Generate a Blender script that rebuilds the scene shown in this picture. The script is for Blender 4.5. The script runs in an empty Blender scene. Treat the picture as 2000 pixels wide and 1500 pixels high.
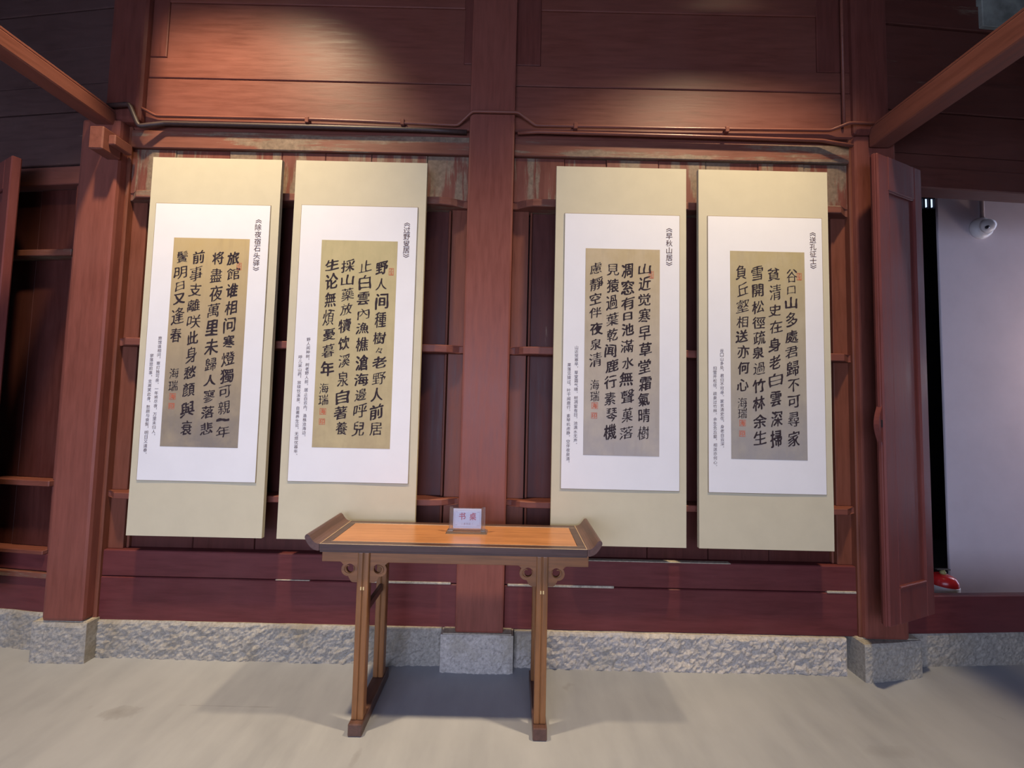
import bpy, bmesh, math, random
from mathutils import Vector, Matrix, noise
from mathutils.geometry import delaunay_2d_cdt
random.seed(7)
S = bpy.context.scene
COL = S.collection
R = math.radians

# ---------------------------------------------------------------- camera
cam = bpy.data.cameras.new('camera'); camo = bpy.data.objects.new('camera', cam); COL.objects.link(camo)
cam.sensor_fit = 'HORIZONTAL'; cam.sensor_width = 36.0; cam.lens = 36.0 * 760.0 / 2000.0
cam.clip_start = 0.02; cam.clip_end = 100
camo.location = (0, -2.22, 1.5)
camo.rotation_mode = 'QUATERNION'
_q = Matrix.Rotation(R(90 + 2.96), 4, 'X') @ Matrix.Rotation(R(1.30), 4, 'Z')
camo.rotation_quaternion = _q.to_quaternion()
S.camera = camo

# ---------------------------------------------------------------- world, lights, exposure
S.view_settings.view_transform = 'Standard'; S.view_settings.look = 'None'
S.view_settings.gamma = 1.0; S.view_settings.use_curve_mapping = False
S.view_settings.exposure = 0.0
S.cycles.use_denoising = True
S.cycles.max_bounces = 8; S.cycles.diffuse_bounces = 5
S.cycles.sample_clamp_indirect = 4.0
W = bpy.data.worlds.new('sky'); S.world = W; W.use_nodes = True
bg = W.node_tree.nodes['Background']; bg.inputs[0].default_value = (0.60, 0.68, 1.0, 1); bg.inputs[1].default_value = 6.6

def spot(name, loc, target, power, col, size, blend, rad):
    l = bpy.data.lights.new(name, 'SPOT'); l.energy = power; l.color = col
    l.spot_size = R(size); l.spot_blend = blend; l.shadow_soft_size = rad
    o = bpy.data.objects.new(name, l); COL.objects.link(o); o.location = loc
    o.rotation_euler = (Vector(target) - Vector(loc)).to_track_quat('-Z', 'Y').to_euler()
    return o
WARM = (1.0, 0.78, 0.50)
spot('spotlight_warm', (-1.80, -1.04, 5.20), (-1.72, -0.08, 1.45), 930, WARM, 70, 1.0, 0.09)
spot('spotlight_warm', (1.75, -1.04, 5.20), (0.80, -0.16, 1.2), 830, WARM, 62, 1.0, 0.09)
pt = bpy.data.lights.new('side_room_fill', 'POINT'); pt.energy = 30; pt.color = (1.0, 0.82, 0.76); pt.shadow_soft_size = 0.12  # unseen fill light added to brighten the wall beyond the doorway
pto = bpy.data.objects.new('side_room_fill', pt); COL.objects.link(pto); pto.location = (5.3, 0.55, 1.9)
# daylight enters through the open front of the hall behind the camera
pl = bpy.data.lights.new('hall_opening_portal', 'AREA'); pl.shape = 'RECTANGLE'; pl.size = 5.0; pl.size_y = 2.3
pl.cycles.is_portal = True
po = bpy.data.objects.new('hall_opening_portal', pl); COL.objects.link(po)
po.location = (-1.2, -4.98, 1.45); po.rotation_euler = (R(90), 0, 0)

# ---------------------------------------------------------------- helpers
def new_mat(name):
    m = bpy.data.materials.new(name); m.use_nodes = True
    nt = m.node_tree; b = nt.nodes['Principled BSDF']
    return m, nt, b
def nd(nt, typ, **kw):
    n = nt.nodes.new(typ)
    for k, v in kw.items():
        if k in n.inputs: n.inputs[k].default_value = v
        else: setattr(n, k, v)
    return n
def pos_map(nt, scale, loc=(0, 0, 0)):
    g = nt.nodes.new('ShaderNodeNewGeometry'); mp = nt.nodes.new('ShaderNodeMapping')
    mp.inputs['Scale'].default_value = scale; mp.inputs['Location'].default_value = loc
    nt.links.new(g.outputs['Position'], mp.inputs['Vector']); return mp.outputs[0]
def noise_n(nt, vec, scale, detail=4, rough=0.55):
    n = nt.nodes.new('ShaderNodeTexNoise'); n.inputs['Scale'].default_value = scale
    n.inputs['Detail'].default_value = detail; n.inputs['Roughness'].default_value = rough
    nt.links.new(vec, n.inputs['Vector']); return n.outputs['Fac']
def ramp(nt, fac, stops):
    r = nt.nodes.new('ShaderNodeValToRGB'); e = r.color_ramp.elements
    while len(e) < len(stops): e.new(0.5)
    for i, (p, c) in enumerate(stops):
        e[i].position = p; e[i].color = (c if isinstance(c, tuple) else (c, c, c)) + ((1,) if not isinstance(c, tuple) or len(c) == 3 else ())
    nt.links.new(fac, r.inputs[0]); return r.outputs[0]
def mix(nt, fac, a, b, mode='MIX'):
    m = nt.nodes.new('ShaderNodeMix'); m.data_type = 'RGBA'; m.blend_type = mode
    for i, v in ((0, fac), (6, a), (7, b)):
        if isinstance(v, bpy.types.NodeSocket): nt.links.new(v, m.inputs[i])
        elif isinstance(v, (int, float)): m.inputs[i].default_value = v
        else: m.inputs[i].default_value = tuple(v) + ((1,) if len(v) == 3 else ())
    return m.outputs[2]
def bump(nt, b, h, strength, dist=0.01):
    n = nt.nodes.new('ShaderNodeBump'); n.inputs['Strength'].default_value = strength
    n.inputs['Distance'].default_value = dist
    nt.links.new(h, n.inputs['Height']); nt.links.new(n.outputs[0], b.inputs['Normal'])

def paint(name, col, axis='x', wear=0.0, rough=0.42, wearcol=(0.23, 0.165, 0.115), vary=0.2, seed=0.0):
    """old oil paint over wood; grain along axis"""
    m, nt, b = new_mat(name)
    st = {'x': (0.6, 6, 6), 'z': (6, 6, 0.6), 'y': (6, 0.6, 6)}[axis]
    v = pos_map(nt, st, (seed, seed * 1.7, seed * 0.6))
    v2 = pos_map(nt, (1, 1, 1), (seed * 2, seed, 0))
    grain = noise_n(nt, v, 7.0, 6, 0.65)
    big = noise_n(nt, v2, 1.6, 4, 0.6)
    dk = tuple(c * (1 - vary) for c in col); lt = tuple(min(1, c * (1 + vary)) for c in col)
    c1 = ramp(nt, grain, [(0.32, dk), (0.5, col), (0.72, lt)])
    fade = ramp(nt, big, [(0.38, 0.0), (0.72, 1.0)])
    fm = nt.nodes.new('ShaderNodeMath'); fm.operation = 'MULTIPLY'; fm.inputs[1].default_value = 0.45
    nt.links.new(fade, fm.inputs[0])
    c2 = mix(nt, fm.outputs[0], c1, tuple(min(1, c * 1.15 + 0.02) for c in col))
    # dark scuffs
    sc = noise_n(nt, v, 2.4, 5, 0.7)
    scm = ramp(nt, sc, [(0.66, 0.0), (0.76, 0.55)])
    c3 = mix(nt, scm, c2, tuple(c * 0.35 for c in col))
    # flaked paint
    w1 = noise_n(nt, pos_map(nt, tuple(x * 0.6 for x in st), (seed + 5, 3, 1)), 2.6, 8, 0.68)
    t = 0.80 - wear * 0.27
    wm = ramp(nt, w1, [(t - 0.02, 0.0), (t + 0.03, 1.0)])
    wfine = noise_n(nt, v2, 40, 4, 0.7)
    wc = ramp(nt, wfine, [(0.3, tuple(c * 0.6 for c in wearcol)), (0.65, wearcol), (0.8, tuple(min(1, c * 1.6) for c in wearcol))])
    c4 = mix(nt, wm, c3, wc)
    nt.links.new(c4, b.inputs['Base Color'])
    rg = ramp(nt, grain, [(0.2, rough - 0.08), (0.8, rough + 0.16)])
    nt.links.new(rg, b.inputs['Roughness'])
    b.inputs['Specular IOR Level'].default_value = 0.22
    hm = mix(nt, wm, grain, (0.25, 0.25, 0.25))
    bump(nt, b, hm, 0.14, 0.004)
    return m
RED = (0.165, 0.053, 0.036)
M = {}
M['red_x'] = paint('red_oxide_paint_horizontal_grain', RED, 'x', 0.25)
M['red_x2'] = paint('red_oxide_paint_flaking', (0.165, 0.06, 0.040), 'x', 1.02, seed=3.1)
M['red_z'] = paint('red_oxide_paint_vertical_grain', (0.135, 0.040, 0.029), 'z', 0.2, seed=1.3)
M['red_z2'] = paint('red_oxide_paint_peeling_boards', (0.145, 0.048, 0.034), 'z', 1.0, seed=6.3)
M['red_col'] = paint('smooth_red_column_paint', (0.19, 0.058, 0.040), 'z', 0.08, rough=0.36, seed=2.2)
M['red_low'] = paint('deep_red_lower_board_paint', (0.115, 0.027, 0.027), 'x', 0.2, rough=0.4, seed=4.4)
M['recess'] = paint('red_paint_recess_shade', (0.07, 0.018, 0.013), 'z', 0.45, seed=8.8)  # base red darkened so the colour carries the recess shade
M['stile'] = paint('brown_red_stile_paint', (0.16, 0.05, 0.028), 'z', 0.35, seed=9.9)
M['brown'] = paint('dark_brown_beam_paint', (0.105, 0.033, 0.023), 'x', 0.45, seed=5.2)
M['brown_y'] = paint('brown_tie_beam_paint', (0.16, 0.055, 0.038), 'y', 0.2, seed=5.9)
M['grey_board'] = paint('grey_brown_bay_boards', (0.085, 0.045, 0.04), 'x', 0.35, seed=7.7)
M['leaf'] = paint('red_door_leaf_paint', (0.14, 0.036, 0.030), 'z', 0.05, rough=0.38, seed=11.)
M['conduit'] = paint('red_brown_conduit_paint', (0.18, 0.06, 0.04), 'x', 0.05, rough=0.32, seed=12.)

def stone_mat(name, col, tint, seed):
    m, nt, b = new_mat(name)
    v = pos_map(nt, (1, 1, 1), (seed, 0, seed))
    n1 = noise_n(nt, v, 55, 6, 0.75); n2 = noise_n(nt, v, 3.2, 5, 0.6); n3 = noise_n(nt, v, 28, 5, 0.7)
    c = ramp(nt, n1, [(0.32, tuple(x * 0.6 for x in col)), (0.5, col), (0.7, tuple(min(1, x * 1.35) for x in col))])
    c = mix(nt, ramp(nt, n2, [(0.52, 0.0), (0.66, 0.65)]), c, tint)
    nt.links.new(c, b.inputs['Base Color']); b.inputs['Roughness'].default_value = 0.85
    hh = mix(nt, 0.5, n1, n3)
    bump(nt, b, hh, 0.9, 0.006)
    return m
M['stone'] = stone_mat('rough_grey_granite', (0.33, 0.305, 0.255), (0.25, 0.21, 0.14), 0)
M['stone2'] = stone_mat('pale_chiselled_granite', (0.42, 0.385, 0.335), (0.30, 0.265, 0.19), 4)
M['stone_top'] = stone_mat('mortar_dusted_stone_edge', (0.42, 0.37, 0.28), (0.34, 0.30, 0.22), 8)

m, nt, b = new_mat('smooth_cement_floor'); M['floor'] = m
v = pos_map(nt, (1, 1, 1)); vs = pos_map(nt, (3.5, 0.9, 1)); 
nt.nodes[-1].inputs['Rotation'].default_value = (0, 0, R(35))
n1 = noise_n(nt, v, 1.3, 5, 0.6); n2 = noise_n(nt, vs, 2.4, 7, 0.62); n3 = noise_n(nt, v, 30, 4, 0.6)
c = ramp(nt, n1, [(0.3, (0.265, 0.275, 0.295)), (0.7, (0.35, 0.36, 0.38))])
c = mix(nt, ramp(nt, n2, [(0.35, 0.0), (0.75, 0.55)]), c, (0.40, 0.41, 0.43))
c = mix(nt, ramp(nt, noise_n(nt, v, 4.3, 3, 0.5), [(0.70, 0.0), (0.76, 0.4)]), c, (0.2, 0.19, 0.175))
def stain(c, x, y, rx, ry, k, colr):
    g = nt.nodes.new('ShaderNodeNewGeometry'); wn_ = nt.nodes.new('ShaderNodeMapping')
    wn_.vector_type = 'POINT'; wn_.inputs['Location'].default_value = (-x / rx, -y / ry, 0); wn_.inputs['Scale'].default_value = (1 / rx, 1 / ry, 0)
    nt.links.new(g.outputs['Position'], wn_.inputs['Vector'])
    ln = nt.nodes.new('ShaderNodeVectorMath'); ln.operation = 'LENGTH'; nt.links.new(wn_.outputs[0], ln.inputs[0])
    ad = nt.nodes.new('ShaderNodeMath'); ad.operation = 'MULTIPLY_ADD'; nt.links.new(noise_n(nt, v, 9, 4, 0.6), ad.inputs[0]); ad.inputs[1].default_value = 1.2
    nt.links.new(ln.outputs['Value'], ad.inputs[2])
    return mix(nt, ramp(nt, ad.outputs[0], [(0.0, k), (0.45, k), (0.9, k * 0.4), (1.0, 0.0)]), c, colr)
FLOOR_STAINS = [(-1.83, -0.30, 0.16, 0.06, 0.55), (-0.62, -0.50, 0.03, 0.10, 0.4), (-1.30, -0.245, 0.45, 0.006, 0.5), (0.55, -0.58, 0.20, 0.05, 0.3), (1.7, -0.42, 0.25, 0.05, 0.2), (-2.9, -0.35, 0.2, 0.07, 0.3)]
for (x_, y_, rx_, ry_, k_) in FLOOR_STAINS: c = stain(c, x_, y_, rx_ * 1.6, ry_ * 1.6, k_, (0.15, 0.14, 0.13))
nt.links.new(c, b.inputs['Base Color'])
nt.links.new(ramp(nt, n2, [(0.3, 0.38), (0.7, 0.6)]), b.inputs['Roughness'])
b.inputs['Specular IOR Level'].default_value = 0.35
bump(nt, b, mix(nt, 0.3, n2, n3), 0.12, 0.004)

def plain(name, col, rough=0.6, var=0.12, scale=30, bmp=0.1, spec=0.4, metal=0.0):
    m, nt, b = new_mat(name)
    n = noise_n(nt, pos_map(nt, (1, 1, 1)), scale, 4, 0.6)
    c = ramp(nt, n, [(0.3, tuple(x * (1 - var) for x in col)), (0.7, tuple(min(1, x * (1 + var)) for x in col))])
    nt.links.new(c, b.inputs['Base Color']); b.inputs['Roughness'].default_value = rough
    b.inputs['Specular IOR Level'].default_value = spec; b.inputs['Metallic'].default_value = metal
    if bmp: bump(nt, b, n, bmp, 0.002)
    return m
M['cloth'] = plain('beige_mount_cloth', (0.56, 0.50, 0.345), 0.8, 0.03, 9, 0.15, 0.2)
M['paper'] = plain('white_scroll_paper', (0.76, 0.74, 0.72), 0.75, 0.02, 5, 0.08, 0.2)
M['border'] = plain('thin_brown_printed_border', (0.30, 0.23, 0.13), 0.8, 0.05, 20, 0)
M['ink'] = plain('black_brush_ink', (0.035, 0.025, 0.03), 0.75, 0.2, 30, 0, 0.1)
M['ink_small'] = plain('brown_black_printed_ink', (0.12, 0.075, 0.065), 0.75, 0.1, 30, 0, 0.1)
M['seal'] = plain('vermilion_seal_ink', (0.50, 0.12, 0.06), 0.8, 0.2, 120, 0, 0.1)
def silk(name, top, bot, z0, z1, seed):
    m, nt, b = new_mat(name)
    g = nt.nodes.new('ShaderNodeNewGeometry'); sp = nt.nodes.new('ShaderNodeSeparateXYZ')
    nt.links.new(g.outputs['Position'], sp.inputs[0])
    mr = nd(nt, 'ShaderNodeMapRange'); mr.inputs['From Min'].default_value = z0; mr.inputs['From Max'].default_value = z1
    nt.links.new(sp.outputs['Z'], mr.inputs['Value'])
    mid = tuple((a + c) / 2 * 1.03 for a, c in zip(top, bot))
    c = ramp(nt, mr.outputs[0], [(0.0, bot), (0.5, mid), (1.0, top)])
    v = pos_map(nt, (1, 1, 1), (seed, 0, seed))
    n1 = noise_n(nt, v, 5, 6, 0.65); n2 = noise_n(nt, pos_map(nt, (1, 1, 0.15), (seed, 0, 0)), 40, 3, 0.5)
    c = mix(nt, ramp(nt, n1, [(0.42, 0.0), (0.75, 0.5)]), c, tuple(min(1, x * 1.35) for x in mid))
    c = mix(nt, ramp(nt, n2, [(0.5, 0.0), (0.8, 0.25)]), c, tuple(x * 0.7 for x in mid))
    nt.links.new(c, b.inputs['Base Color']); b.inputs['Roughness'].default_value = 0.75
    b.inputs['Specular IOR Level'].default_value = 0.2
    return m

def wood(name, col, axis, rough=0.35, vary=0.4, seed=0):
    m, nt, b = new_mat(name)
    st = {'x': (0.5, 8, 8), 'z': (8, 8, 0.5), 'y': (8, 0.5, 8)}[axis]
    v = pos_map(nt, st, (seed, seed, seed))
    g = noise_n(nt, v, 6, 7, 0.65); g2 = noise_n(nt, pos_map(nt, (1, 2, 1)), 5, 4, 0.6)
    c = ramp(nt, g, [(0.3, tuple(x * (1 - vary) for x in col)), (0.55, col), (0.75, tuple(x * (1 + vary * 0.6) for x in col))])
    c = mix(nt, ramp(nt, g2, [(0.45, 0.0), (0.7, 0.4)]), c, tuple(x * 0.65 for x in col))
    nt.links.new(c, b.inputs['Base Color'])
    b.inputs['Roughness'].default_value = rough; bump(nt, b, g, 0.08, 0.002)
    return m
M['leg'] = wood('honey_brown_table_wood', (0.25, 0.105, 0.035), 'z', 0.36)
M['apron'] = wood('honey_brown_apron_wood', (0.25, 0.10, 0.032), 'x', 0.38)
M['burl'] = wood('orange_veneer_table_panel', (0.42, 0.185, 0.075), 'x', 0.25, 0.25)
M['dark_x'] = wood('dark_rosewood_edge', (0.075, 0.04, 0.032), 'x', 0.3)
M['dark_y'] = wood('dark_rosewood_runner', (0.11, 0.055, 0.042), 'y', 0.33)
M['gold'] = plain('pale_brass_peg', (0.75, 0.55, 0.25), 0.35, 0.1, 60, 0, 0.5, 0.6)
M['line'] = plain('pale_inlay_line', (0.50, 0.36, 0.22), 0.4, 0.1, 60, 0)
m, nt, b = new_mat('clear_acrylic'); M['acrylic'] = m
tr = nt.nodes.new('ShaderNodeBsdfTransparent'); gl = nt.nodes.new('ShaderNodeBsdfGlossy'); df = nt.nodes.new('ShaderNodeBsdfTranslucent')
gl.inputs['Roughness'].default_value = 0.08; df.inputs['Color'].default_value = (0.85, 0.85, 0.88, 1)
m1 = nt.nodes.new('ShaderNodeMixShader'); m2 = nt.nodes.new('ShaderNodeMixShader'); fr = nt.nodes.new('ShaderNodeFresnel'); fr.inputs[0].default_value = 1.45
m1.inputs[0].default_value = 0.26
nt.links.new(tr.outputs[0], m1.inputs[1]); nt.links.new(df.outputs[0], m1.inputs[2])
nt.links.new(fr.outputs[0], m2.inputs[0]); nt.links.new(m1.outputs[0], m2.inputs[1]); nt.links.new(gl.outputs[0], m2.inputs[2])
nt.links.new(m2.outputs[0], nt.nodes['Material Output'].inputs['Surface'])
M['card'] = plain('white_sign_card', (0.80, 0.76, 0.80), 0.5, 0.02, 20, 0)
M['cardred'] = plain('red_sign_print', (0.62, 0.05, 0.07), 0.5, 0.1, 50, 0)
M['cardpink'] = plain('pink_grey_sign_border', (0.45, 0.30, 0.33), 0.5, 0.1, 50, 0)
M['plaster'] = plain('white_plaster', (0.70, 0.63, 0.65), 0.9, 0.05, 3, 0.1)
M['black'] = plain('unlit_black_boards', (0.012, 0.011, 0.016), 0.8, 0.2, 6, 0.1)
M['cable_black'] = plain('black_cable_sheath', (0.03, 0.025, 0.025), 0.5, 0.2, 60, 0)
M['conduit_dark'] = plain('dark_brown_cable_sheath', (0.05, 0.028, 0.024), 0.5, 0.2, 60, 0)
M['extred'] = plain('glossy_red_enamel', (0.50, 0.02, 0.02), 0.25, 0.1, 30, 0, 0.5)
M['white'] = plain('white_plastic', (0.75, 0.74, 0.72), 0.35, 0.04, 30, 0)
M['olive'] = plain('olive_brass', (0.28, 0.26, 0.10), 0.4, 0.1, 60, 0)
M['grey_metal'] = plain('grey_painted_conduit', (0.36, 0.28, 0.28), 0.5, 0.1, 30, 0)
M['glassdark'] = plain('smoked_dome', (0.015, 0.012, 0.02), 0.15, 0.1, 30, 0)
M['ceil'] = plain('dark_roof_boards', (0.06, 0.04, 0.035), 0.9, 0.3, 6, 0.2)
M['limewash'] = plain('dull_limewashed_wall', (0.30, 0.26, 0.24), 0.9, 0.1, 3, 0.1)
M['grey_green'] = plain('mottled_grey_green', (0.26, 0.28, 0.24), 0.9, 0.35, 9, 0.2)
m, nt, b = new_mat('daylit_lattice_pane'); M['pane'] = m
b.inputs['Emission Color'].default_value = (0.55, 0.68, 1.0, 1); b.inputs['Emission Strength'].default_value = 1.6

def tag(o, label=None, cat=None, group=None, kind=None):
    if label: o['label'] = label
    if cat: o['category'] = cat
    if group: o['group'] = group
    if kind: o['kind'] = kind
    return o
def empty(name, loc, **kw):
    o = bpy.data.objects.new(name, None); COL.objects.link(o); o.location = loc
    o.empty_display_size = 0.1
    return tag(o, **kw)
def origin(o):
    v = Vector((0, 0, 0))
    while o is not None: v = v + Vector(o.location); o = o.parent
    return v
def link(name, bm, mat, parent=None, smooth=False, loc=None, autosm=False):
    """bm is in world coordinates; the object's origin is put at loc or at its lowest centre"""
    me = bpy.data.meshes.new(name)
    vs = [v.co for v in bm.verts]
    if loc is None:
        xs = [v.x for v in vs]; ys = [v.y for v in vs]; zs = [v.z for v in vs]
        loc = Vector(((min(xs) + max(xs)) / 2, (min(ys) + max(ys)) / 2, min(zs)))
    loc = Vector(loc)
    bmesh.ops.translate(bm, vec=-loc, verts=bm.verts)
    bmesh.ops.recalc_face_normals(bm, faces=bm.faces)
    bm.to_mesh(me); bm.free()
    if smooth:
        for p in me.polygons: p.use_smooth = True
    if mat: me.materials.append(mat)
    o = bpy.data.objects.new(name, me); COL.objects.link(o)
    o.parent = parent; o.location = loc - (origin(parent) if parent else Vector((0, 0, 0)))
    return o
def add_box(bm, x0, x1, y0, y1, z0, z1, bev=0.0, rot=None, seg=1):
    t = bmesh.new()
    bmesh.ops.create_cube(t, size=1.0)
    for v in t.verts:
        v.co = Vector(((x0 + x1) / 2 + v.co.x * (x1 - x0), (y0 + y1) / 2 + v.co.y * (y1 - y0), (z0 + z1) / 2 + v.co.z * (z1 - z0)))
    if bev: bmesh.ops.bevel(t, geom=t.edges[:], offset=bev, segments=seg, affect='EDGES', profile=0.6)
    if rot: # (pivot, angle about z)
        bmesh.ops.rotate(t, cent=rot[0], matrix=Matrix.Rotation(rot[1], 3, 'Z'), verts=t.verts)
    me = bpy.data.meshes.new('t'); t.to_mesh(me); t.free(); bm.from_mesh(me); bpy.data.meshes.remove(me)
def box(name, x0, x1, y0, y1, z0, z1, mat, parent=None, bev=0.004, rot=None, seg=1):
    bm = bmesh.new(); add_box(bm, x0, x1, y0, y1, z0, z1, bev, rot, seg)
    return link(name, bm, mat, parent)
def prism_pts(bm, pts, axis, a, b):
    """extrude polygon pts (2D) along axis from a to b. axis 'y': pts are (x,z); 'x': (y,z); 'z': (x,y)"""
    def mk(p, t):
        if axis == 'y': return Vector((p[0], t, p[1]))
        if axis == 'x': return Vector((t, p[0], p[1]))
        return Vector((p[0], p[1], t))
    A = [bm.verts.new(mk(p, a)) for p in pts]; B = [bm.verts.new(mk(p, b)) for p in pts]
    bm.faces.new(A); bm.faces.new(B[::-1])
    n = len(pts)
    for i in range(n): bm.faces.new((A[i], B[i], B[(i + 1) % n], A[(i + 1) % n]))
def tube(bm, pts, r, seg=10):
    P = [Vector(p) for p in pts]; rings = []
    for i, p in enumerate(P):
        d = ((P[min(i + 1, len(P) - 1)] - p).normalized() if i < len(P) - 1 else Vector()) + ((p - P[i - 1]).normalized() if i else Vector())
        d.normalize(); up = Vector((0, 1, 0)) if abs(d.y) < 0.9 else Vector((1, 0, 0))
        a = d.cross(up).normalized(); c = d.cross(a).normalized()
        rings.append([bm.verts.new(p + r * (a * math.cos(t) + c * math.sin(t))) for t in [2 * math.pi * k / seg for k in range(seg)]])
    for i in range(len(rings) - 1):
        for k in range(seg):
            bm.faces.new((rings[i][k], rings[i][(k + 1) % seg], rings[i + 1][(k + 1) % seg], rings[i + 1][k]))
    bm.faces.new(rings[0]); bm.faces.new(rings[-1][::-1])
def lathe(bm, prof, cx, cy, cz, axis='z', seg=24):
    rings = []
    for r, h in prof:
        ring = []
        for k in range(seg):
            t = 2 * math.pi * k / seg; c, s = math.cos(t) * r, math.sin(t) * r
            ring.append(bm.verts.new((cx + c, cy + s, cz + h) if axis == 'z' else (cx + c, cy - h, cz + s)))
        rings.append(ring)
    for i in range(len(rings) - 1):
        for k in range(seg):
            bm.faces.new((rings[i][k], rings[i][(k + 1) % seg], rings[i + 1][(k + 1) % seg], rings[i + 1][k]))
    bm.faces.new(rings[0][::-1]); bm.faces.new(rings[-1])
def rough_stone(name, x0, x1, y0f, y1f, yb, z0, z1, mat, parent, amp=0.009, seed=0, step=0.008):
    """chiselled block: front face from (x0,y0f) to (x1,y1f) with real relief, back at yb"""
    bm = bmesh.new(); nx = max(2, int((x1 - x0) / step)); nz = max(2, int((z1 - z0) / step))
    g = []
    for j in range(nz + 1):
        row = []
        for i in range(nx + 1):
            u = i / nx; w = j / nz; x = x0 + (x1 - x0) * u; z = z0 + (z1 - z0) * w; y = y0f + (y1f - y0f) * u
            edge = min(1, min(i, nx - i) / 2, (nz - j) / 2.0)
            p = Vector((x * 26 + seed, seed, z * 30 - x * 9))
            d = noise.noise(p) * 0.6 + noise.noise(p * 2.3) * 0.5
            d2 = noise.noise(Vector((x * 4 + seed, 3, z * 5)))
            yy = y - edge * (amp * (0.6 + d * 0.9) + amp * 0.6 * d2)
            if w > 0.99: yy = y + 0.002 + 0.003 * noise.noise(Vector((x * 9 + seed, 0, 0)))
            row.append(bm.verts.new((x, yy, z + (0.003 * noise.noise(Vector((x * 7, seed, 1))) if j == nz else 0))))
        g.append(row)
    for j in range(nz):
        for i in range(nx): bm.faces.new((g[j][i], g[j][i + 1], g[j + 1][i + 1], g[j + 1][i]))
    tb = [bm.verts.new((g[nz][i].co.x, yb, z1)) for i in range(nx + 1)]
    for i in range(nx): bm.faces.new((g[nz][i], g[nz][i + 1], tb[i + 1], tb[i]))
    bb = [bm.verts.new((x0, yb, z0)), bm.verts.new((x1, yb, z0))]
    bm.faces.new([g[j][0] for j in range(nz + 1)] + [tb[0], bb[0]])
    bm.faces.new([g[j][nx] for j in range(nz, -1, -1)] + [bb[1], tb[nx]])
    bm.faces.new([bb[0]] + tb + [bb[1]])
    bm.faces.new(g[0][::-1] + [bb[0], bb[1]][:2])
    return link(name, bm, mat, parent)

# ---------------------------------------------------------------- hall shell
XW, XE, YS, YN, ZC = -5.2, 5.6, -5.0, 0.10, 5.3
fl_ = bmesh.new(); add_box(fl_, XW - 0.1, XE + 1.2, YS - 3, 4.2, -0.12, 0.0)
tag(link('floor', fl_, M['floor']), kind='structure')
box('ceiling', XW, XE + 1.0, YS, 4.2, ZC, ZC + 0.1, M['ceil'], bev=0)['kind'] = 'structure'
pr = empty('light_blocker_1', (0, -0.5, 4.4), kind='structure')  # unseen timbers added to keep spotlight off the upper wall
box('shade_beam', -2.6, -0.16, -0.56, -0.44, 4.60, 4.80, M['ceil'], pr, 0.02)
box('shade_beam', -0.16, 2.6, -0.56, -0.44, 4.41, 4.62, M['ceil'], pr, 0.02)
box('shade_block', -2.42, -2.03, -0.56, -0.44, 4.18, 4.80, M['ceil'], pr, 0.02)  # added block, shades the top of the left column
box('wall_west', XW - 0.1, XW, YS, 2.9, 0, ZC, M['limewash'], bev=0)['kind'] = 'structure'
box('wall_east', XE + 1.0, XE + 1.1, YS, 0.3, 0, ZC, M['limewash'], bev=0)['kind'] = 'structure'
box('wall_east_rear', XE + 1.0, XE + 1.1, 1.02, 4.2, 0, ZC, M['limewash'], bev=0)['kind'] = 'structure'
ws = empty('wall_south', (0, YS, 0), kind='structure')
box('wall_panel', XW, -3.7, YS - 0.15, YS, 0, ZC, M['limewash'], ws, 0)
box('wall_panel', 1.3, XE + 1.0, YS - 0.15, YS, 0, ZC, M['limewash'], ws, 0)
box('wall_panel', -3.7, 1.3, YS - 0.15, YS, 2.6, ZC, M['limewash'], ws, 0)
box('door_sill', -3.7, 1.3, YS - 0.15, YS, 0.0, 0.3, M['brown'], ws, 0.01)

# ---------------------------------------------------------------- north timber wall
BW = 0.10       # front plane of the boards
PX0, PX1 = -0.292, -0.018       # centre pilaster
LX, RX = -2.375, 2.045          # inner faces of the side columns
wn = empty('wall_north', (0, BW, 0), kind='structure')
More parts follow.
